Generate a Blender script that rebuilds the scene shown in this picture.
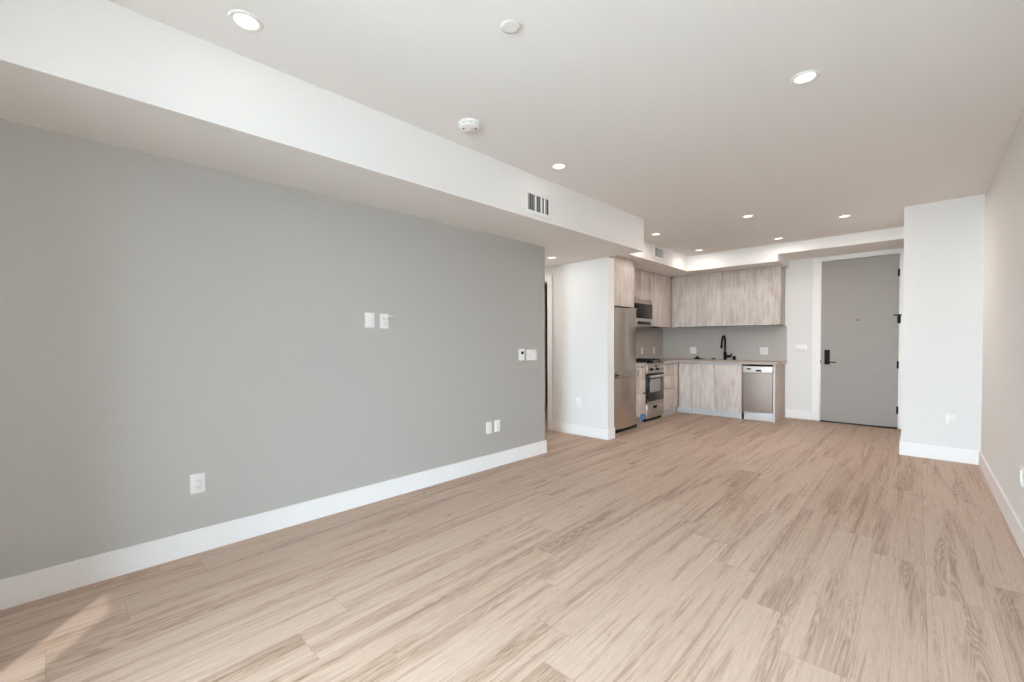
import bpy, bmesh, math, random
from mathutils import Matrix, Vector, Euler
random.seed(7)
SC = bpy.context.scene
for o in list(bpy.data.objects):
    bpy.data.objects.remove(o, do_unlink=True)
COL = SC.collection

# ------------------------------------------------------------------ camera
TH, PIT, ROLL = 0.753561, -0.019696, -0.0044836
cam = bpy.data.cameras.new('camera')
cam.sensor_width = 36.0
cam.lens = 36.0 * 432.748 / 1024.0
cam.shift_y = (349.881 - 341.0) / 1024.0
cam.clip_start = 0.02
camo = bpy.data.objects.new('camera', cam)
COL.objects.link(camo)
camo.matrix_world = (Matrix.Translation((0, 0, 1.26)) @ Matrix.Rotation(TH, 4, 'Z')
                     @ Matrix.Rotation(math.pi / 2 + PIT, 4, 'X') @ Matrix.Rotation(ROLL, 4, 'Z'))
SC.camera = camo

# ------------------------------------------------------------------ light and exposure
SKY_STRENGTH = 60.0
SUN_STRENGTH = 3.6
LAMP_POWER = 12.0
SC.view_settings.view_transform = 'Standard'
SC.view_settings.look = 'None'
SC.view_settings.gamma = 1.0
SC.view_settings.use_curve_mapping = False
SC.view_settings.exposure = -0.66
SC.cycles.max_bounces = 12
SC.cycles.diffuse_bounces = 8
SC.cycles.use_denoising = True
SC.cycles.sample_clamp_indirect = 6.0
SC.cycles.caustics_reflective = False

world = bpy.data.worlds.new('sky')
SC.world = world
world.use_nodes = True
wn, wl = world.node_tree.nodes, world.node_tree.links
wn.clear()
w_out = wn.new('ShaderNodeOutputWorld')
w_bg = wn.new('ShaderNodeBackground')
w_tc = wn.new('ShaderNodeTexCoord')
w_sep = wn.new('ShaderNodeSeparateXYZ')
w_ramp = wn.new('ShaderNodeValToRGB')
w_map = wn.new('ShaderNodeMapRange')
w_map.inputs['From Min'].default_value = -1
wl.new(w_tc.outputs['Generated'], w_sep.inputs[0])
wl.new(w_sep.outputs['Z'], w_map.inputs['Value'])
wl.new(w_map.outputs[0], w_ramp.inputs[0])
w_ramp.color_ramp.elements[0].color = (0.47, 0.56, 0.60, 1)
w_ramp.color_ramp.elements[0].position = 0.46
w_ramp.color_ramp.elements[1].color = (0.76, 0.93, 1.06, 1)
w_ramp.color_ramp.elements[1].position = 0.52
wl.new(w_ramp.outputs[0], w_bg.inputs['Color'])
w_bg.inputs['Strength'].default_value = SKY_STRENGTH
wl.new(w_bg.outputs[0], w_out.inputs[0])

# sun: comes over the right shoulder through the window behind the camera
sun = bpy.data.lights.new('sun', 'SUN')
sun.energy = SUN_STRENGTH
sun.color = (1.0, 0.96, 0.90)
sun.angle = math.radians(0.55)
suno = bpy.data.objects.new('sun', sun)
COL.objects.link(suno)
SUN_DIR = Vector((-0.80, 0.60, -math.tan(math.radians(39.0)))).normalized()
suno.rotation_euler = SUN_DIR.to_track_quat('-Z', 'Y').to_euler()
suno.location = (3, -4, 6)

# daylight portal in the window opening
WIN_X0, WIN_X1, WIN_Y, WIN_TOP = -1.425, 0.22, -1.0, 2.30
por = bpy.data.lights.new('window_portal', 'AREA')
por.shape = 'RECTANGLE'
por.size = WIN_X1 - WIN_X0
por.size_y = WIN_TOP - 0.05
por.cycles.is_portal = True
poro = bpy.data.objects.new('window_portal', por)
COL.objects.link(poro)
poro.location = ((WIN_X0 + WIN_X1) / 2, WIN_Y - 0.51, WIN_TOP / 2 + 0.025)
poro.rotation_euler = (math.pi / 2, 0, math.pi)

# ------------------------------------------------------------------ materials
def srgb(r, g, b):
    f = lambda c: (c / 12.92) if c <= 0.04045 else ((c + 0.055) / 1.055) ** 2.4
    return (f(r / 255), f(g / 255), f(b / 255), 1.0)

def new_mat(name, color=(0.8, 0.8, 0.8, 1), rough=0.5, metal=0.0, spec=0.5):
    m = bpy.data.materials.new(name)
    m.use_nodes = True
    b = m.node_tree.nodes['Principled BSDF']
    b.inputs['Base Color'].default_value = color
    b.inputs['Roughness'].default_value = rough
    b.inputs['Metallic'].default_value = metal
    b.inputs['Specular IOR Level'].default_value = spec
    return m

def mottle(m, scale, amount, vec=(1, 1, 1), bump=0.0, detail=4.0, dist=0.002):
    """varies the base colour with stretched noise and adds an optional bump"""
    nt = m.node_tree; N, L = nt.nodes, nt.links
    b = N['Principled BSDF']
    base = tuple(b.inputs['Base Color'].default_value)
    tc = N.new('ShaderNodeTexCoord'); mp = N.new('ShaderNodeMapping'); nz = N.new('ShaderNodeTexNoise')
    mp.inputs['Scale'].default_value = vec
    nz.inputs['Scale'].default_value = scale; nz.inputs['Detail'].default_value = detail
    oi = N.new('ShaderNodeObjectInfo'); ad = N.new('ShaderNodeVectorMath'); ad.operation = 'ADD'
    mul = N.new('ShaderNodeMath'); mul.operation = 'MULTIPLY'; mul.inputs[1].default_value = 37.0
    L.new(oi.outputs['Random'], mul.inputs[0])
    L.new(tc.outputs['Object'], mp.inputs[0]); L.new(mp.outputs[0], ad.inputs[0]); L.new(mul.outputs[0], ad.inputs[1])
    L.new(ad.outputs[0], nz.inputs['Vector'])
    rp = N.new('ShaderNodeValToRGB')
    rp.color_ramp.elements[0].position = 0.3; rp.color_ramp.elements[1].position = 0.7
    rp.color_ramp.elements[0].color = tuple(c * (1 - amount) for c in base[:3]) + (1,)
    rp.color_ramp.elements[1].color = tuple(min(1, c * (1 + amount)) for c in base[:3]) + (1,)
    L.new(nz.outputs[0], rp.inputs[0]); L.new(rp.outputs[0], b.inputs['Base Color'])
    if bump:
        bp = N.new('ShaderNodeBump'); bp.inputs['Strength'].default_value = bump; bp.inputs['Distance'].default_value = dist
        L.new(nz.outputs[0], bp.inputs['Height']); L.new(bp.outputs[0], b.inputs['Normal'])
    return m

M = {}
M['white_wall'] = mottle(new_mat('white_wall_paint', srgb(235, 235, 234), 0.85, spec=0.2), 90, 0.008, bump=0.05)
M['ceiling'] = mottle(new_mat('ceiling_paint', srgb(245, 244, 243), 0.9, spec=0.15), 90, 0.008, bump=0.05)
M['grey_wall'] = mottle(new_mat('grey_wall_paint', srgb(172, 169, 165), 0.75, spec=0.25), 90, 0.01, bump=0.05)
M['trim'] = mottle(new_mat('white_semi_gloss_trim', srgb(246, 246, 246), 0.4, spec=0.4), 20, 0.006)
M['plastic'] = mottle(new_mat('white_plastic', srgb(243, 243, 241), 0.35), 15, 0.006)
M['dark'] = mottle(new_mat('dark_slot', (0.015, 0.015, 0.015, 1), 0.7, spec=0.15), 30, 0.1)
M['black'] = mottle(new_mat('matte_black_metal', (0.008, 0.008, 0.009, 1), 0.55, spec=0.15), 60, 0.1)
M['iron'] = mottle(new_mat('cast_iron', (0.01, 0.01, 0.01, 1), 0.6, spec=0.2), 80, 0.2, bump=0.1)
M['glass_black'] = mottle(new_mat('black_glass', (0.018, 0.016, 0.015, 1), 0.15, spec=0.25), 5, 0.1)
M['oven_glass'] = mottle(new_mat('oven_window_glass', (0.30, 0.29, 0.28, 1), 0.12), 5, 0.05)
M['steel'] = mottle(new_mat('brushed_stainless', srgb(204, 197, 191), 0.24, 1.0), 40, 0.05, (30, 30, 0.6))
M['steel_h'] = mottle(new_mat('brushed_stainless_across', srgb(208, 203, 199), 0.36, 1.0), 40, 0.05, (0.6, 0.6, 30))
M['chrome'] = mottle(new_mat('bright_steel', srgb(225, 225, 225), 0.18, 1.0), 10, 0.02)
M['alu'] = mottle(new_mat('satin_aluminium', srgb(205, 208, 214), 0.35, 0.6), 40, 0.03, (0.5, 0.5, 20))
M['control'] = mottle(new_mat('pale_control_panel', srgb(226, 227, 226), 0.35, 0.2), 10, 0.01)
M['quartz'] = mottle(new_mat('taupe_quartz', srgb(182, 173, 165), 0.3, spec=0.4), 60, 0.05, detail=8)
M['quartz_wall'] = mottle(new_mat('taupe_quartz_slab', srgb(186, 179, 173), 0.4, spec=0.35), 60, 0.04, detail=8)
M['plinth'] = mottle(new_mat('plinth_foil', srgb(212, 213, 216), 0.5, 0.1), 30, 0.03, (0.5, 0.5, 10))
M['blue_tape'] = mottle(new_mat('blue_painter_tape', srgb(20, 120, 190), 0.6), 40, 0.1)
M['door_grey'] = mottle(new_mat('grey_door_laminate', srgb(160, 155, 150), 0.5, spec=0.3), 6, 0.03, (0.35, 0.35, 9), detail=8)
M['room_dark'] = mottle(new_mat('unlit_room_painted_shade', srgb(38, 34, 32), 0.9, spec=0.1), 20, 0.02)  # darkness of unlit spaces put into the wall colour
M['outside'] = mottle(new_mat('outside_render', srgb(180, 176, 170), 0.9), 20, 0.02)
M['lens'] = new_mat('lit_lens', (1, 1, 1, 1), 0.5)
_b = M['lens'].node_tree.nodes['Principled BSDF']
_b.inputs['Emission Color'].default_value = (1.0, 0.95, 0.87, 1)
_b.inputs['Emission Strength'].default_value = 3.0

def wood_cabinet():
    m = new_mat('greige_wood_laminate', rough=0.5, spec=0.3)
    N, L = m.node_tree.nodes, m.node_tree.links
    b = N['Principled BSDF']
    tc = N.new('ShaderNodeTexCoord'); oi = N.new('ShaderNodeObjectInfo')
    mul = N.new('ShaderNodeMath'); mul.operation = 'MULTIPLY'; mul.inputs[1].default_value = 23.0
    ad = N.new('ShaderNodeVectorMath'); ad.operation = 'ADD'
    L.new(oi.outputs['Random'], mul.inputs[0]); L.new(tc.outputs['Object'], ad.inputs[0]); L.new(mul.outputs[0], ad.inputs[1])
    def noise(vec, scale, detail, rough=0.6):
        mp = N.new('ShaderNodeMapping'); mp.inputs['Scale'].default_value = vec
        nz = N.new('ShaderNodeTexNoise'); nz.inputs['Scale'].default_value = scale
        nz.inputs['Detail'].default_value = detail; nz.inputs['Roughness'].default_value = rough
        L.new(ad.outputs[0], mp.inputs[0]); L.new(mp.outputs[0], nz.inputs['Vector'])
        return nz
    n1 = noise((34, 34, 3.0), 1.0, 6)
    n2 = noise((110, 110, 5), 1.0, 3)
    n3 = noise((9, 9, 4), 1.0, 3)
    def mix(a, bb, fac):
        x = N.new('ShaderNodeMix'); x.data_type = 'FLOAT'; x.inputs[0].default_value = fac
        L.new(a, x.inputs[2]); L.new(bb, x.inputs[3]); return x.outputs[0]
    v = mix(mix(n1.outputs[0], n2.outputs[0], 0.4), n3.outputs[0], 0.3)
    rp = N.new('ShaderNodeValToRGB')
    e = rp.color_ramp.elements
    e[0].position = 0.34; e[0].color = srgb(164, 152, 144)
    e[1].position = 0.62; e[1].color = srgb(222, 214, 208)
    k = e.new(0.48); k.color = srgb(204, 194, 187)
    L.new(v, rp.inputs[0]); L.new(rp.outputs[0], b.inputs['Base Color'])
    bp = N.new('ShaderNodeBump'); bp.inputs['Strength'].default_value = 0.15; bp.inputs['Distance'].default_value = 0.001
    L.new(v, bp.inputs['Height']); L.new(bp.outputs[0], b.inputs['Normal'])
    return m
M['wood'] = wood_cabinet()

def floor_mat():
    m = new_mat('oak_vinyl_plank', rough=0.42, spec=0.35)
    N, L = m.node_tree.nodes, m.node_tree.links
    b = N['Principled BSDF']
    uv = N.new('ShaderNodeUVMap'); uv.uv_map = 'plank_uv'
    at = N.new('ShaderNodeAttribute'); at.attribute_name = 'plank_tone'
    def noise(vec, detail, rough=0.6, dist=0.0, src=None):
        mp = N.new('ShaderNodeMapping'); mp.inputs['Scale'].default_value = vec
        nz = N.new('ShaderNodeTexNoise'); nz.inputs['Scale'].default_value = 1.0
        nz.inputs['Detail'].default_value = detail; nz.inputs['Roughness'].default_value = rough
        nz.inputs['Distortion'].default_value = dist
        L.new(src or uv.outputs[0], mp.inputs[0]); L.new(mp.outputs[0], nz.inputs['Vector'])
        return nz.outputs[0]
    def math_(op, a, c=None, cv=None):
        x = N.new('ShaderNodeMath'); x.operation = op
        if isinstance(a, (int, float)): x.inputs[0].default_value = a
        else: L.new(a, x.inputs[0])
        if c is not None: L.new(c, x.inputs[1])
        elif cv is not None: x.inputs[1].default_value = cv
        return x.outputs[0]
    def smooth(a, lo, hi):
        x = N.new('ShaderNodeMapRange'); x.interpolation_type = 'SMOOTHSTEP'
        x.inputs['From Min'].default_value = lo; x.inputs['From Max'].default_value = hi
        L.new(a, x.inputs['Value']); return x.outputs[0]
    fine = noise((150, 8, 1), 3, 0.8)                 # pores
    mid = noise((60, 2.2, 1), 4, 0.65, 0.2)            # thin lines of the grain
    heart = smooth(noise((10, 0.5, 1), 3, 0.55, 0.7), 0.48, 0.63)      # darker heartwood runs along the board
    vein = smooth(noise((36, 0.75, 1), 3, 0.6, 0.5), 0.55, 0.70)        # narrow brown veins
    contour = noise((10, 0.7, 1), 2.0, 0.45, 0.35)     # growth rings: contour lines of a stretched field
    rings = math_('SINE', math_('MULTIPLY', contour, cv=175.0))
    knot = smooth(noise((17, 5.0, 1), 2, 0.5, 0.8), 0.70, 0.80)
    v = math_('ADD', 0.63, math_('MULTIPLY', math_('SUBTRACT', mid, cv=0.5), cv=0.30))
    v = math_('ADD', v, math_('MULTIPLY', math_('SUBTRACT', fine, cv=0.5), cv=0.46))
    v = math_('SUBTRACT', v, math_('MULTIPLY', heart, cv=0.135))
    v = math_('ADD', v, math_('MULTIPLY', math_('MULTIPLY', rings, heart), cv=0.075))
    v = math_('SUBTRACT', v, math_('MULTIPLY', vein, cv=0.15))
    v = math_('SUBTRACT', v, math_('MULTIPLY', knot, cv=0.22))
    tone = math_('MULTIPLY', math_('SUBTRACT', at.outputs['Fac'], cv=0.5), cv=0.10)
    v = math_('ADD', v, tone)
    rp = N.new('ShaderNodeValToRGB')
    e = rp.color_ramp.elements
    e[0].position = 0.20; e[0].color = srgb(106, 84, 69)
    e[1].position = 0.82; e[1].color = srgb(202, 182, 167)
    k = e.new(0.42); k.color = srgb(154, 128, 110)
    k = e.new(0.62); k.color = srgb(183, 161, 144)
    L.new(v, rp.inputs[0])
    L.new(rp.outputs[0], b.inputs['Base Color'])
    bp = N.new('ShaderNodeBump'); bp.inputs['Strength'].default_value = 0.12; bp.inputs['Distance'].default_value = 0.0012
    L.new(math_('ADD', fine, mid), bp.inputs['Height']); L.new(bp.outputs[0], b.inputs['Normal'])
    return m
M['floor'] = floor_mat()

# ------------------------------------------------------------------ mesh helpers
class MB:
    """collects shapes into one bmesh"""
    def __init__(self): self.bm = bmesh.new()
    def box(self, x0, x1, y0, y1, z0, z1, bev=0.0, seg=2):
        r = bmesh.ops.create_cube(self.bm, size=1.0)
        vs = r['verts']
        for v in vs:
            v.co = Vector((x0 + (v.co.x + .5) * (x1 - x0), y0 + (v.co.y + .5) * (y1 - y0), z0 + (v.co.z + .5) * (z1 - z0)))
        if bev:
            es = list({e for v in vs for e in v.link_edges})
            bmesh.ops.bevel(self.bm, geom=es, offset=bev, segments=seg, affect='EDGES', profile=0.5, clamp_overlap=True)
        return self
    def prism(self, pts, z0, z1):
        """vertical prism over a floor outline"""
        a = [self.bm.verts.new((x, y, z0)) for x, y in pts]
        c = [self.bm.verts.new((x, y, z1)) for x, y in pts]
        n = len(pts)
        self.bm.faces.new(a[::-1]); self.bm.faces.new(c)
        for i in range(n):
            self.bm.faces.new((a[i], a[(i + 1) % n], c[(i + 1) % n], c[i]))
        return self
    def lathe(self, prof, c=(0, 0, 0), axis='Z', seg=40, caps=True):
        """prof: (radius, height) pairs turned about an axis"""
        rings = []
        for r, h in prof:
            ring = []
            for i in range(seg):
                t = 2 * math.pi * i / seg
                p = (r * math.cos(t), r * math.sin(t), h)
                if axis == 'Y': p = (p[0], p[2], p[1])
                if axis == 'X': p = (p[2], p[0], p[1])
                ring.append(self.bm.verts.new(Vector(p) + Vector(c)))
            rings.append(ring)
        for a, b2 in zip(rings, rings[1:]):
            for i in range(seg):
                self.bm.faces.new((a[i], a[(i + 1) % seg], b2[(i + 1) % seg], b2[i]))
        if caps:
            self.bm.faces.new(rings[0]); self.bm.faces.new(rings[-1][::-1])
        return self
    def tube(self, pts, r, seg=14):
        """round bar along a path; r may be a list"""
        pts = [Vector(p) for p in pts]; rings = []
        rr = r if isinstance(r, (list, tuple)) else [r] * len(pts)
        up = None
        for i, p in enumerate(pts):
            t = (pts[min(i + 1, len(pts) - 1)] - pts[max(i - 1, 0)]).normalized()
            if up is None:
                up = t.orthogonal().normalized()
            up = (up - t * up.dot(t)).normalized()
            w = t.cross(up)
            rings.append([self.bm.verts.new(p + (up * math.cos(2 * math.pi * k / seg) + w * math.sin(2 * math.pi * k / seg)) * rr[i]) for k in range(seg)])
        for a, b2 in zip(rings, rings[1:]):
            for k in range(seg):
                self.bm.faces.new((a[k], a[(k + 1) % seg], b2[(k + 1) % seg], b2[k]))
        self.bm.faces.new(rings[0]); self.bm.faces.new(rings[-1][::-1])
        return self
    def obj(self, name, mat, parent=None, smooth=True):
        bmesh.ops.recalc_face_normals(self.bm, faces=self.bm.faces[:])
        me = bpy.data.meshes.new(name)
        self.bm.to_mesh(me); self.bm.free()
        me.materials.append(mat)
        if smooth:
            for p in me.polygons: p.use_smooth = True
            try: me.set_sharp_from_angle(angle=math.radians(35))
            except Exception: pass
        o = bpy.data.objects.new(name, me)
        COL.objects.link(o)
        if parent is not None: o.parent = parent
        return o

def tag(o, label=None, cat=None, group=None, kind=None):
    if label: o['label'] = label
    if cat: o['category'] = cat
    if group: o['group'] = group
    if kind: o['kind'] = kind
    return o
def thing(name, label, cat, loc, rz=0.0, group=None):
    o = bpy.data.objects.new(name, None)
    o.empty_display_size = 0.05
    COL.objects.link(o)
    o.location = loc; o.rotation_euler = (0, 0, rz)
    return tag(o, label, cat, group)
def struct(name, mb, mat, label=None, parent=None):
    o = mb.obj(name, mat, parent, smooth=False)
    if parent is None: o['kind'] = 'structure'; o['category'] = name.split('_')[0]
    if label: o['label'] = label
    return o
def kids(o): return [c for c in bpy.data.objects if c.parent == o]
def copy_tree(o, parent=None):
    c = o.copy(); COL.objects.link(c); c.parent = parent
    for ch in kids(o): copy_tree(ch, c)
    return c
FACE_ROOM, FACE_X, FACE_NX = 0.0, math.pi / 2, -math.pi / 2   # wall things look to -Y, +X, -X

# ------------------------------------------------------------------ room dimensions
SL = 0.024457
XL = lambda y: -3.10876 + SL * (y - 2)          # grey wall face
XS = lambda y: -2.45078 + SL * (y - 2)          # dropped soffit face
XR = 0.470
ZC, ZS, ZK, ZE = 2.698, 2.318, 2.437, 2.543
Y0, YW, YEND = WIN_Y, 8.18, 3.806
YSTUB, YK, XK = 4.83, 7.43, -2.875
XJ, YJ = -0.124, 6.352
XKW = -3.65
BH_ = 0.143

# floor: boards laid along the room
def build_floor():
    bm = bmesh.new()
    uvl = bm.loops.layers.uv.new('plank_uv'); tl = bm.loops.layers.float_color.new('plank_tone')
    W, LEN, PH = 0.22, 1.545, 0.04
    known = {0: 4.51, -1: 4.855, -2: 3.55, -3: 3.835, -4: 4.13, -5: 2.85, -6: 1.49, -7: 3.297, -8: 3.55, -9: .71, -10: .935,
             -11: 2.77, -12: 1.51, -13: 1.77, -14: 2.115}
    dark = {(-2, 0): .2, (0, 0): .3, (-4, 0): .35}
    rnd = random.Random(11)
    for k in range(-24, 4):
        x0, x1 = max(PH + k * W, -5.2), min(PH + (k + 1) * W, 0.65)
        if x1 <= x0: continue
        j = known.get(k, rnd.uniform(0, LEN))
        ph = j % LEN - LEN
        y = -1.5
        cuts = [y]
        n = math.ceil((y - ph) / LEN)
        while ph + n * LEN < 8.3:
            if ph + n * LEN > y + 0.01: cuts.append(ph + n * LEN)
            n += 1
        cuts.append(8.3)
        for a, c in zip(cuts, cuts[1:]):
            tone = rnd.random(); ox, oy = rnd.uniform(0, 50), rnd.uniform(0, 50)
            g = 0.0003
            vs = [bm.verts.new(p) for p in ((x0 + g, a + g, 0), (x1 - g, a + g, 0), (x1 - g, c - g, 0), (x0 + g, c - g, 0))]
            f = bm.faces.new(vs)
            for lp in f.loops:
                lp[uvl].uv = (lp.vert.co.x - x0 + ox, lp.vert.co.y - a + oy)
                lp[tl] = (tone, tone, tone, 1)
    me = bpy.data.meshes.new('floor'); bm.to_mesh(me); bm.free()
    me.materials.append(M['floor'])
    o = bpy.data.objects.new('floor', me); COL.objects.link(o)
    tag(o, 'light oak plank floor running the length of the room', 'floor', kind='structure')
    s = MB().box(-5.3, 0.75, -1.5, 8.4, -0.12, -0.002)
    struct('floor_slab', s, M['dark'], 'dark base under the plank floor')
build_floor()

c = MB().box(-5.3, 0.75, -1.5, 8.4, ZC, ZC + 0.12)
struct('ceiling', c, M['ceiling'], 'flat white ceiling over the whole room')
struct('ceiling_soffit_living', MB().prism([(XS(Y0 - .2), Y0 - .2), (XS(YSTUB), YSTUB), (-5.2, YSTUB), (-5.2, Y0 - .2)], ZS, ZC - .001), M['ceiling'],
       'long white dropped soffit above the grey wall')
struct('ceiling_soffit_kitchen', MB().prism([(XK, YSTUB + .002), (XK, YK), (-1.535, YK), (-1.535, YW - .001), (XKW + .001, YW - .001), (XKW + .001, YSTUB + .002)], ZK, ZC - .001), M['ceiling'],
       'white L-shaped soffit above the kitchen cabinets')
struct('ceiling_soffit_entry', MB().box(-1.5345, XJ - .001, YK, YW - .001, ZE, ZC - .001), M['ceiling'], 'white soffit above the entry door')
struct('wall_left', MB().prism([(XL(Y0 - .2), Y0 - .2), (XL(YEND), YEND), (-5.2, YEND), (-5.2, Y0 - .2)], 0, ZS), M['grey_wall'],
       'long grey painted wall with small white wall plates')
struct('wall_right', MB().box(XR, XR + .15, Y0 - .2, YJ, 0, ZC), M['white_wall'], 'white wall along the right side of the room')
struct('wall_closet', MB().box(XJ, XR + .15, YJ, 8.35, 0, ZC), M['white_wall'], 'white wall projecting beside the entry door')
struct('wall_hall', MB().box(-3.825, -2.865, YSTUB, YSTUB + .155, 0, ZS - .001).box(-4.70, -3.825, YSTUB, YSTUB + .155, 2.104, ZS - .001).box(-5.2, -4.70, YSTUB, YSTUB + .155, 0, ZS - .001),
       M['white_wall'], 'white hall wall ending beside the refrigerator')
struct('wall_kitchen_side', MB().box(XKW - .1, XKW, YSTUB + .155, 8.35, 0, ZC), M['white_wall'], 'white kitchen wall behind the range')
wf = MB().box(XKW, -1.104, YW, YW + .17, 0, ZC).box(-1.104, -0.194, YW, YW + .17, 2.477, ZC).box(-0.194, XJ, YW, YW + .17, 0, ZC)
struct('wall_entry', wf, M['white_wall'], 'white end wall with the sink run and entry door')
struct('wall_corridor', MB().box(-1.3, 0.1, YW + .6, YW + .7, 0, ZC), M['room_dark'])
struct('wall_hall_side', MB().box(-5.2, -3.2, YEND + .0005, YEND + .010, BH_, ZS - .001), M['white_wall'])
struct('wall_hall_end', MB().box(-5.3, -5.2, YEND - .1, 6.6, 0, ZC), M['white_wall'])
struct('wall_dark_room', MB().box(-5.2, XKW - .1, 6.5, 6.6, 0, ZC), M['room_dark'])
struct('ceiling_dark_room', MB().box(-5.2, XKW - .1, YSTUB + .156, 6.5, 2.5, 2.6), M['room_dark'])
# unseen window wall behind the camera; reveal deepened to shade the near grey wall
wb = MB().box(-5.3, WIN_X0, Y0 - .5, Y0, 0, ZC).box(WIN_X1, XR + .15, Y0 - .5, Y0, 0, ZC).box(WIN_X0, WIN_X1, Y0 - .5, Y0, WIN_TOP, ZC)
struct('wall_window', wb, M['white_wall'], 'white wall around the glass balcony door')
wfm = MB()
for x in (WIN_X0, -0.52, WIN_X1 - .05):
    wfm.box(x, x + .05, Y0 - .50, Y0 - .44, 0, WIN_TOP)
wfm.box(WIN_X0, WIN_X1, Y0 - .50, Y0 - .44, WIN_TOP - .05, WIN_TOP).box(WIN_X0, WIN_X1, Y0 - .50, Y0 - .44, 0, .03)
struct('window_1', wfm, M['black'], 'dark frame of the balcony door')
struct('wall_balcony', MB().box(0.45, 0.6, -2.2, -1.52, -.12, 3.2), M['outside'], 'added unseen side wall outside, narrowing the sun patch')  # added fin, out of view, limits sunlight to a narrow strip

struct('ground_light_blocker', MB().box(-3.5, 2.5, -3.2, -1.5, -.14, -.02), M['outside'], 'added unseen slab outside, blocking upward light to the near ceiling')  # added slab, out of view, keeps upward light off the near ceiling

# baseboards
BH, BT = 0.142, 0.014
def bb(name, pts, lab):
    mb = MB(); mb.prism(pts, 0.001, BH)
    es = [e for e in mb.bm.edges if all(v.co.z > BH - .001 for v in e.verts)]
    bmesh.ops.bevel(mb.bm, geom=es, offset=.003, segments=2, affect='EDGES')
    return struct(name, mb, M['trim'], lab)
bb('baseboard_left', [(XL(Y0) + BT, Y0), (XL(YEND) + BT, YEND + BT), (-3.6, YEND + BT), (-3.6, YEND), (XL(YEND), YEND), (XL(Y0), Y0)], 'white baseboard under the grey wall')
bb('baseboard_right', [(XR - BT, Y0), (XR - BT, YJ - BT), (XR, YJ - BT), (XR, Y0)], 'white baseboard along the right wall')
bb('baseboard_closet', [(XJ - BT, YJ - BT), (XR, YJ - BT), (XR, YJ), (XJ, YJ), (XJ, YW - .05), (XJ - BT, YW - .05)], 'white baseboard on the wall beside the entry door')
bb('baseboard_hall', [(-3.75, YSTUB - BT), (-2.865 + BT, YSTUB - BT), (-2.865 + BT, YSTUB + .155), (-2.865, YSTUB + .155), (-2.865, YSTUB), (-3.75, YSTUB)], 'white baseboard around the hall wall end')
bb('baseboard_entry', [(-1.552, YW - BT), (-1.215, YW - BT), (-1.215, YW), (-1.552, YW)], 'short white baseboard between cabinet end and entry door')

# casings
tr = MB().box(-1.213, -1.104, YW - .018, YW - .0005, 0.001, ZE - .002, .003).box(-1.104, -0.194, YW - .018, YW - .0005, 2.477, ZE - .002, .003).box(-0.194, XJ - .016, YW - .018, YW - .0005, 0.001, ZE - .002, .003)
tr.box(-1.106, -1.098, YW - .002, YW + .14, 0.001, 2.477).box(-0.2, -0.192, YW - .002, YW + .14, 0.001, 2.477).box(-1.1, -0.2, YW - .002, YW + .14, 2.472, 2.48)
struct('trim_1', tr, M['trim'], 'white casing around the entry door')
t2 = MB().box(-3.830, -3.745, YSTUB - .016, YSTUB - .0005, 0.001, 2.19, .003).box(-4.79, -3.825, YSTUB - .016, YSTUB - .0005, 2.104, 2.19, .003).box(-4.79, -4.70, YSTUB - .016, YSTUB - .0005, 0.001, 2.19, .003)
t2.box(-3.835, -3.823, YSTUB - .002, YSTUB + .157, .001, 2.104)
struct('trim_2', t2, M['trim'], 'white casing of the dark hall doorway')

# entry door
DX0, DX1 = -1.097, -0.201
door = struct('door_1', MB().box(DX0, DX1, YW + .004, YW + .048, 0.014, 2.470, .002), M['door_grey'], 'tall grey entry door with black lever lock')
swp = MB().box(DX0, DX1, YW - .002, YW + .06, 0.0015, 0.013).obj('threshold', M['black'], door)
for z in (2.205, 1.545, 0.905, 0.262):
    h = MB().lathe([(.008, -.052), (.008, .052)], (DX1 + .004, YW - .009, z), seg=14)
    h.box(DX1 - .016, DX1 + .020, YW - .004, YW + .003, z - .05, z + .05, .001)
    tag(h.obj('hinge', M['black'], door), 'black door hinge')
g = MB().box(DX1 - .055, DX1 + .03, YW - .03, YW - .018, 1.598, 1.616, .003).box(DX1 - .008, DX1 + .022, YW - .03, YW - .0, 1.49, 1.605, .003)
tag(g.obj('door_guard', M['black'], door), 'black swing bar door guard')
tag(MB().lathe([(.013, 0), (.013, .006), (.008, .009)], (-0.657, YW + .004, 1.553), axis='Y').obj('peephole', M['black'], door), 'small dark peephole')
for v in kids(door)[-1].data.vertices: v.co.y = (YW + .004) - (v.co.y - (YW + .004))
lk = MB().box(-1.051, -0.984, YW - .020, YW + .004, .887, 1.108, .004).obj('lock_plate', M['black'], door)
tag(lk, 'black electronic lock plate')
lv = MB().lathe([(.013, 0), (.013, .05)], (-1.0, YW - .062, .922), axis='Y', seg=18)
lv.tube([(-1.005, YW - .060, .922), (-.95, YW - .062, .922), (-.90, YW - .058, .921)], [.010, .009, .008])
lv.obj('lever', M['black'], lk)
MB().box(-1.108, -1.094, YW - .008, YW + .003, .905, .945, .002).obj('strike_plate', M['black'], door)

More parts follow.
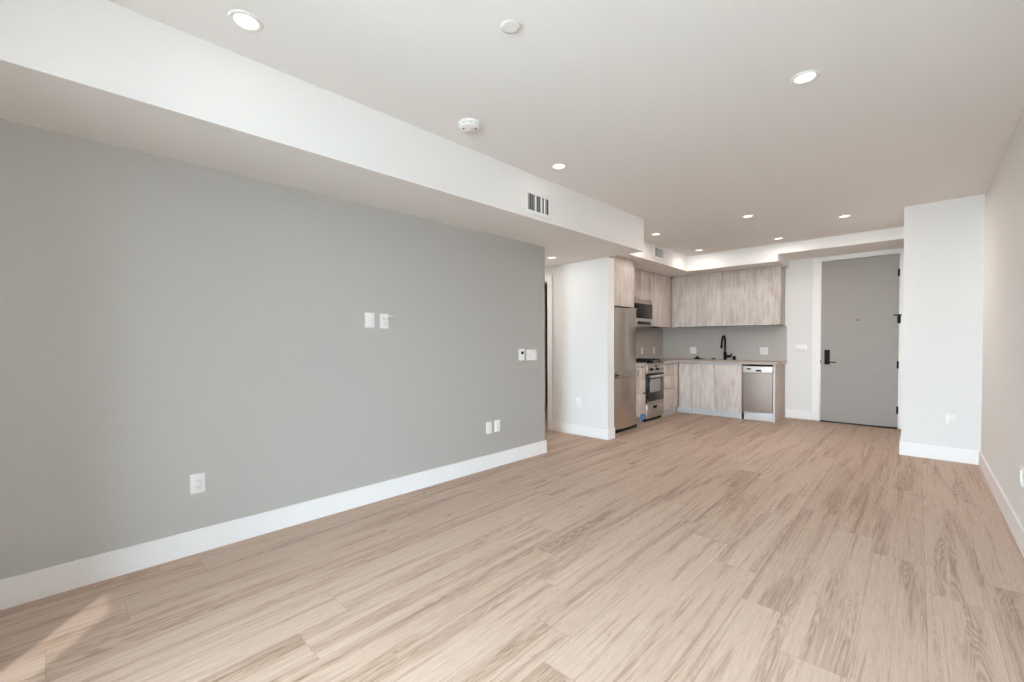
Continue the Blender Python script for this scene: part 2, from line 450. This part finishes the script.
# ------------------------------------------------------------------ ceiling things
def make_downlight():
    t = thing('recessed_light', '', 'ceiling light', (0, 0, 0))
    MB().lathe([(.047, -.001), (.050, -.005), (.061, -.0065), (.067, -.0035), (.069, 0.0), (.069, .0005), (.047, .0005)], caps=False).obj('trim_ring', M['plastic'], t)
    MB().lathe([(.0475, -.0008), (.040, -.0022), (.016, -.003), (.0005, -.003)], caps=False).obj('lens', M['lens'], t)
    return t
DL = [((-2.207, 0.623, ZC), 'recessed light beside the long dropped soffit, at the top edge of the photo'),
      ((-0.466, 2.851, ZC), 'large recessed light alone on the open ceiling towards the white wall'),
      ((-2.168, 2.885, ZC), 'recessed light on the ceiling near the soffit vent'),
      ((-1.452, 5.554, ZC), 'recessed light on the middle ceiling in front of the small sprinkler disc'),
      ((-2.594, 5.616, ZC), 'recessed light just past the end corner of the dropped soffit'),
      ((-0.639, 6.341, ZC), 'recessed light in front of the entry door near the projecting white wall'),
      ((-1.454, 7.067, ZC), 'recessed light close to the soffit where cabinets end and entry begins'),
      ((-2.557, 7.084, ZC), 'recessed light in the kitchen corner close to both soffits'),
      ((-3.391, 4.352, ZS), 'recessed light under the low soffit at the hall opening'),
      ((-4.55, 4.33, ZS), 'added unseen recessed light deeper in the hall, brightening the hall wall')]  # last one is an added lamp, out of view, to lift the hall wall
DIM = [.02, .03, .04, 2.7, .22, 1.8, .36, .36, .22, 1.3]      # power per lamp, tuned singly to balance wall and ceiling brightness
dl0 = make_downlight()
for i, (p, lab) in enumerate(DL):
    t = dl0 if i == 0 else copy_tree(dl0)
    t.location = p
    tag(t, lab, 'ceiling light', 'round recessed ceiling lights')
    ld = bpy.data.lights.new('downlight_lamp', 'AREA')
    ld.shape = 'DISK'; ld.size = .09; ld.energy = LAMP_POWER * DIM[i]; ld.color = (1.0, 0.93, 0.87)
    lo = bpy.data.objects.new('downlight_lamp', ld); COL.objects.link(lo)
    lo.parent = t; lo.location = (0, 0, -.012)

sd = thing('smoke_detector', 'round white smoke detector on the ceiling beside the soffit', 'smoke detector', (-2.174, 1.918, ZC))
MB().lathe([(.0005, -.001), (.076, -.001), (.077, -.006), (.076, -.014), (.070, -.017)], caps=False).obj('base', M['plastic'], sd)
MB().lathe([(.070, -.016), (.070, -.024), (.067, -.033), (.060, -.038), (.030, -.040), (.0005, -.040)], caps=False).obj('cover', M['plastic'], sd)
vgrey = mottle(new_mat('shaded_slot', srgb(170, 170, 170), .7), 30, .05)
for k in range(10):
    a = 2 * math.pi * k / 10
    vb = MB(); r = bmesh.ops.create_cube(vb.bm, size=1.0)
    bmesh.ops.transform(vb.bm, matrix=Matrix.Rotation(a, 4, 'Z') @ Matrix.Translation((.0692, 0, -.021)) @ Matrix.Diagonal((.004, .020, .003, 1)), verts=r['verts'])
    vb.obj('vent_slot', vgrey, sd)
for px_, py_ in ((.73 * .040 + .75 * .016, .684 * .040 - .66 * .016), (-.73 * .040 + .75 * .016, -.684 * .040 - .66 * .016)):
    MB().lathe([(.0062, -.0412), (.0062, -.036)], (px_, py_, 0), seg=14).obj('sounder_hole', M['dark'], sd)
MB().lathe([(.014, -.039), (.014, -.0425), (.011, -.044), (.0005, -.044)], caps=False).obj('test_button', M['plastic'], sd)

def sprinkler(loc, lab, s=1.0):
    t = thing('sprinkler_cover', lab, 'sprinkler cover', loc)
    MB().lathe([(.043 * s, -.010), (.044 * s, -.006), (.040 * s, -.004), (.030 * s, -.003)], caps=False).lathe([(.0005, -.0115), (.030 * s, -.0113), (.041 * s, -.0105), (.043 * s, -.009)], caps=False).obj('cover_plate', M['plastic'], t)
    MB().lathe([(.034 * s, -.006), (.034 * s, 0.0)], caps=False).obj('collar', M['alu'], t)
    return t
sprinkler((-1.366, 1.455, ZC), 'flat white sprinkler cover disc at the top edge of the ceiling view')
sprinkler((-1.453, 6.126, ZC), 'tiny white sprinkler cover disc on the ceiling near the kitchen', .9)

def air_vent(name, label, loc, w, h, rz, nslat, pale=False):
    t = thing(name, label, 'air vent', loc, rz)
    f = .026 if pale else .034
    mb = MB()
    mb.box(-w / 2, w / 2, -.012, 0, -h / 2, -h / 2 + f, .003).box(-w / 2, w / 2, -.012, 0, h / 2 - f, h / 2, .003)
    mb.box(-w / 2, -w / 2 + f, -.012, 0, -h / 2 + f, h / 2 - f, .003).box(w / 2 - f, w / 2, -.012, 0, -h / 2 + f, h / 2 - f, .003)
    mb.obj('frame', M['plastic'], t)
    MB().box(-w / 2 + f, w / 2 - f, -.0025, -.0005, -h / 2 + f, h / 2 - f).obj('backing', mottle(new_mat('grey_duct', srgb(176, 176, 176), .6), 20, .03) if pale else M['dark'], t)
    iw = w - 2 * f
    for k in range(nslat):
        x = -w / 2 + f + iw * (k + .5) / nslat
        sb = MB(); r = bmesh.ops.create_cube(sb.bm, size=1.0)
        bmesh.ops.transform(sb.bm, matrix=Matrix.Translation((x, -.008, 0)) @ Matrix.Rotation(-.7, 4, 'Z') @ Matrix.Diagonal((.0022, .016, h - 2 * f, 1)), verts=r['verts'])
        sb.obj('blade', M['plastic'], t, smooth=False)
    if not pale:
        # the three wider bars crossing the register
        for q in (-.17, .10, .27):
            MB().box(iw * q - .006, iw * q + .006, -.016, -.004, -h / 2 + f, h / 2 - f, .001).obj('mullion', M['plastic'], t)
    return t
air_vent('air_vent', 'white louvred air vent with dark slots on the long dropped soffit', (XS(2.930), 2.930, 2.452), .345, .205, FACE_X + math.atan(-SL), 11)
air_vent('air_vent', 'small pale grey air vent on the soffit above the kitchen wall cabinets', (XK, 6.315, 2.585), .345, .185, FACE_X, 6, True)

# ------------------------------------------------------------------ wall plates
def plate_base(t, w, h=.118):
    return MB().box(-w / 2, w / 2, -.0065, 0, -h / 2, h / 2, .0028).obj('plate', M['plastic'], t)
def outlet(loc, rz, lab, grp=None, w=.076):
    t = thing('wall_outlet', lab, 'outlet', loc, rz, grp)
    plate_base(t, w)
    r = MB().box(-.017, .017, -.0095, -.005, -.034, .034, .0015).obj('receptacle', M['plastic'], t)
    sl = MB()
    for z in (-.017, .017):
        sl.box(-.0075, -.0055, -.0099, -.009, z - .002, z + .006).box(.0055, .0075, -.0099, -.009, z - .002, z + .005)
        sl.lathe([(.0026, -.0099), (.0026, -.009)], (0, 0, z - .008), axis='Y', seg=10)
    sl.obj('slots', M['dark'], r)
    return t
def double_outlet(loc, rz, lab, grp=None):
    t = thing('wall_outlet', lab, 'outlet', loc, rz, grp)
    plate_base(t, .122, .122)
    for x in (-.023, .023):
        r = MB().box(x - .017, x + .017, -.0095, -.005, -.034, .034, .0015).obj('receptacle', M['plastic'], t)
        sl = MB()
        for z in (-.017, .017):
            sl.box(x - .0075, x - .0055, -.0099, -.009, z - .002, z + .006).box(x + .0055, x + .0075, -.0099, -.009, z - .002, z + .005)
            sl.lathe([(.0026, -.0099), (.0026, -.009)], (x, 0, z - .008), axis='Y', seg=10)
        sl.obj('slots', M['dark'], r)
    return t
def switches(loc, rz, lab, n):
    t = thing('light_switch', lab, 'light switch', loc, rz)
    plate_base(t, .076 + .046 * (n - 1))
    for k in range(n):
        x = (k - (n - 1) / 2) * .046
        MB().box(x - .0165, x + .0165, -.0105, -.005, -.033, .033, .002).obj('rocker', M['plastic'], t)
    return t
def blank(loc, rz, lab, name='blank_wall_plate'):
    t = thing(name, lab, 'wall plate', loc, rz)
    plate_base(t, .080)
    for z in (-.042, .042):
        MB().lathe([(.0032, -.0075), (.0032, -.006)], (0, 0, z), axis='Y', seg=12).obj('screw', M['plastic'], t)
    return t
AL = FACE_X + math.atan(-SL)
LW = lambda y, z: (XL(y), y, z)
outlet(LW(.589, .418), AL, 'white outlet low on the grey wall, alone, nearest the floor sun patch')
blank(LW(1.702, 1.429), AL, 'blank white wall plate mid-height on the grey wall beside the plate with a connector')
tv = outlet(LW(1.825, 1.426), AL, 'white outlet plate mid-height on the grey wall with a small connector sticking out')
cc = MB().box(-.012, .022, -.020, -.006, .026, .040, .002)
cc.tube([(.014, -.014, .033), (.03, -.026, .036), (.05, -.040, .038)], [.0065, .006, .0055])
tag(cc.obj('connector', M['plastic'], tv), 'small white connector sticking out')
MB().tube([(.048, -.038, .0378), (.066, -.050, .0405)], .0035).obj('connector_shadow', M['alu'], tv)  # solid grey bar in place of the connector's shadow
th = thing('thermostat', 'white thermostat with small black screen beside the switch plate on the grey wall', 'thermostat', LW(3.412, 1.119), AL)
MB().box(-.042, .042, -.020, 0, -.062, .062, .006).obj('housing', M['plastic'], th)
MB().box(-.014, .024, -.0212, -.019, .004, .034, .001).obj('screen', M['glass_black'], th)
MB().box(-.008, .018, -.0215, -.019, -.030, -.022, .001).obj('button', M['control'], th)
switches(LW(3.579, 1.113), AL, 'white three-rocker switch plate at the end of the grey wall', 3)
blank(LW(2.948, .407), AL, 'plain white wall plate low on the grey wall, paired with an outlet')
outlet(LW(3.060, .411), AL, 'white outlet low on the grey wall beside a plain plate, towards the hall')
outlet((-3.31, YSTUB, .440), 0, 'white outlet low on the white hall wall')
switches((-1.360, YW, 1.130), 0, 'white three-rocker switch plate between the backsplash and entry door', 3)
outlet((.256, YJ, .428), 0, 'white outlet low on the projecting white wall beside the entry door')
outlet((XR, 4.03, .425), FACE_NX, 'white outlet on the white wall along the right side, seen edge-on', None)

# ------------------------------------------------------------------ kitchen
def cab_root(name, lab, cat, x, y, z, rz, grp=None): return thing(name, lab, cat, (x, y, z), rz, grp)
def panel(t, name, x0, x1, z0, z1, y=0.0, th_=.019, mat='wood', bev=.0012):
    return MB().box(x0 + .0015, x1 - .0015, y, y + th_, z0 + .0015, z1 - .0015, bev).obj(name, M[mat], t)
def carcass(t, w, d, z0, z1, y=.021):
    return MB().box(0, w, y, d, z0, z1).obj('body', M['wood'], t, smooth=False)
CT0, CT1 = .885, .922
CH = .872
XF = -3.05           # front of the left base run
# narrow drawers between refrigerator and range
t = cab_root('drawer_cabinet', 'narrow wooden drawer cabinet squeezed between refrigerator and range', 'cabinet', XF, 5.84, 0, FACE_X)
w = 6.248 - 5.84
carcass(t, w, .595, .10, .884)
for a, b2 in ((.105, .452), (.466, .672), (.675, .857)): panel(t, 'drawer', 0, w, a, b2)
for z in (.459, .8715):
    MB().box(0, w, .004, .021, z - (.006 if z < .8 else .0125), z + (.006 if z < .8 else .0125)).obj('grip_channel', M['alu'], t)
MB().box(0, w, .055, .07, .0015, .099).obj('toe_kick', M['plinth'], t)
MB().box(w - .13, w - .10, -.006, 0, .848, .862, .002).obj('catch', M['dark'], t)
tp = thing('tape_strip', 'blue painter tape stuck low on the drawer cabinet beside the range', 'tape', (XF, 6.0, 0.02), FACE_X)
MB().box(.07, .215, -.0015, -.0003, .085, .125, .0003).obj('strip', M['blue_tape'], tp)
MB().box(.10, .165, -.0015, -.0003, .005, .085, .0003).obj('tail', M['blue_tape'], tp)
tp2 = thing('tape_strip', 'teal tape scrap on the drawer gap beside the oven door', 'tape', (XF, 6.16, .458), FACE_X)
MB().box(0, .085, -.0015, -.0003, -.014, .012, .0003).obj('strip', mottle(new_mat('teal_tape', srgb(28, 92, 104), .6), 40, .1), tp2)
# drawers right of range
t = cab_root('drawer_cabinet', 'wooden drawer cabinet between the range and the kitchen corner', 'cabinet', XF, 6.866, 0, FACE_X)
w = 7.508 - 6.866
carcass(t, w, .595, .10, .884)
wd = .445
for a, b2 in ((.105, .452), (.466, .672), (.675, .857)): panel(t, 'drawer', 0, wd, a, b2)
panel(t, 'filler_panel', wd, w, .105, .857)
for z in (.459, .8715):
    MB().box(0, wd if z < .8 else w, .004, .021, z - (.006 if z < .8 else .0125), z + (.006 if z < .8 else .0125)).obj('grip_channel', M['alu'], t)
MB().box(0, w + .045, .055, .07, .0015, .099).obj('toe_kick', M['plinth'], t)
# sink run
YF = 7.51
t = cab_root('sink_cabinet', 'wide wooden sink base cabinet under the black faucet', 'cabinet', -3.044, YF, 0, 0)
x = lambda X: X + 3.044
carcass(t, x(-2.037), .02 + .05, .105, .884)
MB().box(0, x(-2.037), .07, .645, .105, .62).obj('inner_box', M['wood'], t, smooth=False)
for a, b2 in ((-3.044, -2.845), (-2.845, -2.45), (-2.45, -2.045)): panel(t, 'door', x(a), x(b2), .105, .857)
MB().box(0, x(-2.045), .004, .021, .859, .884).obj('grip_channel', M['alu'], t)
MB().box(-.05, x(-2.06), .055, .07, .0015, .104).obj('toe_kick', M['plinth'], t)
for X in (-2.845, -2.053): MB().box(x(X) - .008, x(X) + .008, .004, .06, .0015, .104, .001).obj('foot_panel', M['control'], t)
t = cab_root('end_panel', 'upright wooden end panel closing the counter beside the dishwasher', 'cabinet panel', -1.600, YF - .005, 0, 0)
MB().box(0, .026, 0, .67, .0015, .884, .0012).obj('board', M['wood'], t)
MB().box(-.0002, .0262, -.0012, 0, .0015, .884).obj('edge_band', M['plinth'], t)

# countertop (one slab around the sink and the range)
SKX0, SKX1, SKY0, SKY1 = -2.86, -2.14, 7.62, 8.03
cb = MB()
cb.box(XKW + .001, -1.548, SKY1, YW - .001, CT0, CT1)
cb.box(XKW + .001, SKX0, 7.485, SKY1, CT0, CT1).box(SKX1, -1.548, 7.485, SKY1, CT0, CT1).box(SKX0, SKX1, 7.485, SKY0, CT0, CT1)
cb.box(XKW + .001, XF + .025, 6.862, 7.485, CT0, CT1)
tag(cb.obj('countertop', M['quartz'], None, smooth=False), 'long L-shaped taupe stone countertop holding the black faucet', 'countertop')
cs = MB().box(XKW + .001, XF + .025, 5.84, 6.250, CT0, CT1)
tag(cs.obj('countertop', M['quartz'], None, smooth=False), 'short taupe stone countertop piece between refrigerator and range', 'countertop')
bs = MB().box(XKW + .001, -1.552, YW - .021, YW - .001, CT1 + .0005, 1.494)
tag(bs.obj('backsplash', M['quartz_wall'], None, smooth=False), 'taupe stone backsplash slab behind the faucet', 'backsplash')
bs = MB().box(XKW + .001, XKW + .021, 5.84, YW - .0215, CT1 + .0005, 1.494)
tag(bs.obj('backsplash', M['quartz_wall'], None, smooth=False), 'taupe stone backsplash slab behind the range', 'backsplash')
YB, XB = YW - .021, XKW + .021
double_outlet((-3.045, YB, 1.080), 0, 'white double outlet on the backsplash at the corner side of the faucet')
double_outlet((-1.878, YB, 1.080), 0, 'white double outlet on the backsplash above the dishwasher')
outlet((XB, 7.29, 1.080), FACE_X, 'white single outlet on the range backsplash nearest the refrigerator')
outlet((XB, 7.78, 1.080), FACE_X, 'white single outlet on the range backsplash nearest the corner')

sk = thing('kitchen_sink', 'steel undermount sink set in the counter in front of the faucet', 'sink', (-2.5, 7.825, CT0))
mb = MB(); hx, hy, dz, q = .365, .21, .19, .006
mb.box(-hx, hx, -hy, hy, -dz, -dz + q).box(-hx, -hx + q, -hy, hy, -dz, -.001).box(hx - q, hx, -hy, hy, -dz, -.001).box(-hx, hx, -hy, -hy + q, -dz, -.001).box(-hx, hx, hy - q, hy, -dz, -.001)
mb.obj('basin', M['steel_h'], sk, smooth=False)
MB().lathe([(.05, -dz + q), (.05, -dz + q + .004), (.03, -dz + q + .002)]).obj('drain', M['chrome'], sk)
# faucet
fa = thing('faucet', 'matte black gooseneck faucet at the sink', 'faucet', (-2.465, 8.085, CT1))
MB().lathe([(.030, .0), (.030, .010), (.026, .018), (.025, .125), (.020, .135)]).obj('base', M['black'], fa)
path = [(0, 0, .12), (0, 0, .30)]
for k in range(1, 13):
    a = math.pi * k / 12 * .94
    path.append((0, -.085 + .085 * math.cos(a), .30 + .115 * math.sin(a)))
path.append((-.004, -.185, .225))
MB().tube(path, .0145).obj('spout', M['black'], fa)
MB().tube([(-.003, -.180, .25), (-.004, -.187, .205)], .018).obj('spray_head', M['black'], fa)
MB().tube([(.02, 0, .060), (.075, -.005, .062)], .022).tube([(.075, -.005, .062), (.095, -.008, .066), (.11, -.012, .115)], [.020, .016, .007]).obj('lever', M['black'], fa)
ag = thing('air_gap_cap', 'short black cap on the counter just right of the faucet', 'sink fitting', (-2.318, 8.085, CT1))
MB().lathe([(.030, 0), (.030, .004), (.0245, .006), (.0245, .055), (.022, .064), (.012, .068)]).obj('cap', M['black'], ag)
st = thing('sink_stopper', 'small black domed sink stopper lying on the counter near the corner outlet', 'sink stopper', (-2.945, 8.085, CT1))
MB().lathe([(.060, 0), (.060, .006), (.045, .022), (.018, .034), (.014, .052), (.008, .056)]).obj('dome', M['black'], st)
MB().tube([(.05, .01, .006), (.13, .012, .006)], .005).obj('tail', M['black'], st)
so = thing('sink_strainer', 'tiny brown sink strainer on the counter left of the faucet', 'sink strainer', (-2.66, 8.085, CT1))
MB().lathe([(.035, 0), (.038, .008), (.030, .020), (.010, .026)]).obj('basket', mottle(new_mat('bronze', srgb(120, 98, 84), .45, .6), 30, .1), so)
MB().lathe([(.006, .025), (.007, .033)], seg=12).obj('knob', M['black'], so)

# dishwasher
dw = thing('dishwasher', 'stainless dishwasher with pale control strip at the counter end', 'dishwasher', (-2.032, YF, 0))
W = -1.603 + 2.032
MB().box(.008, W - .004, .03, .60, .141, .862).obj('tub', M['dark'], dw, smooth=False)
d = MB().box(.012, W - .006, 0, .028, .142, .748, .004).obj('door', mottle(new_mat('satin_stainless', srgb(172, 162, 154), .6, .85), 40, .05, (30, 30, .6)), dw)
cp = MB().box(.012, W - .006, -.004, .028, .750, .853, .004).obj('control_panel', M['control'], dw)
MB().box(.065, .125, -.0055, -.003, .800, .822, .001).obj('display', M['glass_black'], cp)
MB().box(.190, .275, -.0055, -.003, .775, .790, .004).box(.197, .268, -.0062, -.003, .788, .801, .002).obj('pocket_handle', M['black'], cp)
MB().box(.022, W - .006, .022, .045, .004, .134, .002).obj('toe_panel', M['plinth'], dw)

# refrigerator
FX = -2.955
fr = thing('refrigerator', 'tall stainless refrigerator beside the hall wall end', 'refrigerator', (FX, 5.215, 0), FACE_X)
W = .612
MB().box(.003, W - .003, .068, .655, .045, 1.722, .004).obj('body', mottle(new_mat('fridge_grey_side', srgb(120, 116, 112), .5, .3), 20, .03), fr)
def bowed(z0, z1):
    mb = MB(); n = 16; pts = []
    for k in range(n + 1):
        u = k / n
        pts.append((.002 + (W - .004) * u, .034 * (2 * u - 1) ** 2))
    return mb.prism(pts + [(W - .002, .062), (.002, .062)], z0, z1)
ud = bowed(.800, 1.715).obj('upper_door', M['steel'], fr)
ld = bowed(.050, .778).obj('freezer_door', M['steel'], fr)
def loop_handle(z, zs):
    mb = MB(); pts = []
    for k in range(25):
        a = 2 * math.pi * k / 24
        sx = .265 if math.cos(a) > 0 else -.265
        pts.append((W / 2 + sx * (1 if math.cos(a) > 0 else 1) + .018 * math.cos(a), -.016 + .004 * abs(math.sin(a)), z + zs * math.sin(a)))
    return mb.tube(pts, .0075, 10)
loop_handle(.812, .016).obj('handle', M['chrome'], ud)
loop_handle(.764, .013).obj('handle', M['chrome'], ld)
MB().box(.004, W - .004, .02, .07, .002, .048, .003).obj('kick_grille', M['dark'], fr)
for z in (1.718, .789): MB().box(W - .07, W - .01, .01, .07, z - .006, z + .008, .002).obj('hinge_cap', M['chrome'], fr)

# range
RX = -3.035
ra = thing('range', 'stainless gas range with black grates and oven window', 'range', (RX, 6.254, 0), FACE_X)
W = .606
MB().box(0, W, .04, .60, .045, .879, .003).obj('body', M['steel_h'], ra)
MB().box(0, W, .0, .58, .880, .902, .004).obj('cooktop', M['steel_h'], ra)
cpn = MB().box(.001, W - .001, -.012, .042, .748, .879, .010).obj('control_panel', M['steel_h'], ra)
for k in range(5):
    X = .115 + .095 * k
    kn = MB().lathe([(.024, -.0), (.023, -.010), (.019, -.012), (.018, -.034), (.014, -.037)], (X, -.012, .815), axis='Y', seg=24)
    kn.obj('knob', M['black'] if k in (0, 2) else M['chrome'], cpn)
MB().box(.26, .36, -.0135, -.011, .850, .870, .001).obj('clock', M['glass_black'], cpn)
od = MB().box(.004, W - .004, -.008, .04, .285, .742, .006).obj('oven_door', M['glass_black'], ra)
MB().box(.100, W - .130, -.0105, -.007, .455, .660, .003).obj('window', M['oven_glass'], od)
MB().box(.012, W - .012, -.0105, -.007, .288, .312, .002).obj('door_rail', M['steel_h'], od)
hd = MB().tube([(.035, -.05, .705), (W - .035, -.05, .705)], .017)
for X in (.06, W - .06): hd.tube([(X, -.006, .705), (X, -.05, .705)], .009)
hd.obj('handle', M['alu'], od)
dr = MB().box(.002, W - .002, -.006, .04, .052, .280, .006).obj('warming_drawer', M['steel_h'], ra)
MB().box(.215, .345, -.0085, -.005, .195, .240, .002).obj('badge', M['black'], dr)
MB().box(.01, W - .01, .03, .06, .006, .05).obj('kick_plate', M['dark'], ra)
for X in (.05, W - .05):
    for Y in (.08, .54): MB().lathe([(.018, .001), (.018, .046)], (X, Y, 0), seg=14).obj('foot', M['black'], ra)
for X in (.16, .446):
    for Y in (.17, .44):
        MB().lathe([(.05, .902), (.05, .912), (.036, .918), (.034, .930), (.010, .932)], (X, Y, 0), seg=24).obj('burner', M['iron'], ra)
for X0, X1 in ((.03, .298), (.308, .576)):
    gm = MB(); z0, z1 = .943, .966
    for xx in (X0, X1 - .012, (X0 + X1) / 2 - .006): gm.box(xx, xx + .012, .05, .565, z0, z1, .002)
    for yy in (.05, .17, .30, .435, .553): gm.box(X0, X1, yy, yy + .012, z0, z1, .002)
    for xx in (X0, X1 - .012):
        for yy in (.05, .30, .553): gm.box(xx, xx + .012, yy, yy + .012, .902, z0 + .002)
    gm.obj('grate', M['iron'], ra)

# wall cabinets on the sink wall
UB, UT = 1.502, 2.412
def upper(lab, x, y, rz, w, d, zb, zt, splits, filler=True, end=None):
    t = cab_root('wall_cabinet', lab, 'wall cabinet', x, y, zb, rz)
    h = zt - zb
    carcass(t, w, d, .012, h)
    e = [0] + splits + [w]
    for a, b2 in zip(e, e[1:]): panel(t, 'door', a, b2, 0, h)
    if filler: MB().box(0, w, .03, .06, h, ZK - zb - .001).obj('filler_strip', M['wood'], t, smooth=False)
    MB().box(0, w, .022, d - .002, .002, .0118).obj('bottom_rail', M['dark'], t, smooth=False)
    return t
UY = 7.845
dpt = YW - UY - .002
upper('wooden two-door wall cabinet on the sink wall, in the kitchen corner', -3.318, UY, 0, -2.455 + 3.318, dpt, UB, UT, [-2.875 + 3.318])
t = upper('wooden two-door wall cabinet at the open end of the run above the dishwasher', -2.4545, UY, 0, -1.600 + 2.4545, dpt, UB, UT, [-2.037 + 2.4545])
MB().box(.8547, .8745, 0, dpt, 0, UT - UB, .001).obj('side_panel', M['wood'], t)
UX = -3.322
upper('tall wooden wall cabinet on the range wall beside the microwave', UX, 7.018, FACE_X, 7.842 - 7.018, 3.65 - 3.322 - .002, UB, UT, [.13])
upper('short wooden wall cabinet above the microwave', UX, 6.270, FACE_X, .745, 3.65 - 3.322 - .002, 1.940, UT, [.375])
upper('wooden cabinet above the refrigerator', -3.0, 5.175, FACE_X, .615, .64, 1.735, 2.385, [])
# microwave
mw = thing('microwave', 'stainless over-range microwave with dark glass door', 'microwave', (-3.29, 6.395, 1.497), FACE_X)
W, H = .60, .438
MB().box(0, W, .03, .355, 0, H, .003).obj('body', M['steel_h'], mw)
MB().box(0, W, .006, .03, H - .068, H, .003).obj('vent_trim', M['steel_h'], mw)
MB().box(0, W, .0, .03, .132, H - .070, .004).obj('door_glass', M['glass_black'], mw)
b_ = MB().box(0, W, .0, .03, .0, .130, .003).obj('control_strip', M['steel_h'], mw)
MB().box(.06, W - .06, -.0015, .001, .030, .078, .002).obj('display', M['glass_black'], b_)
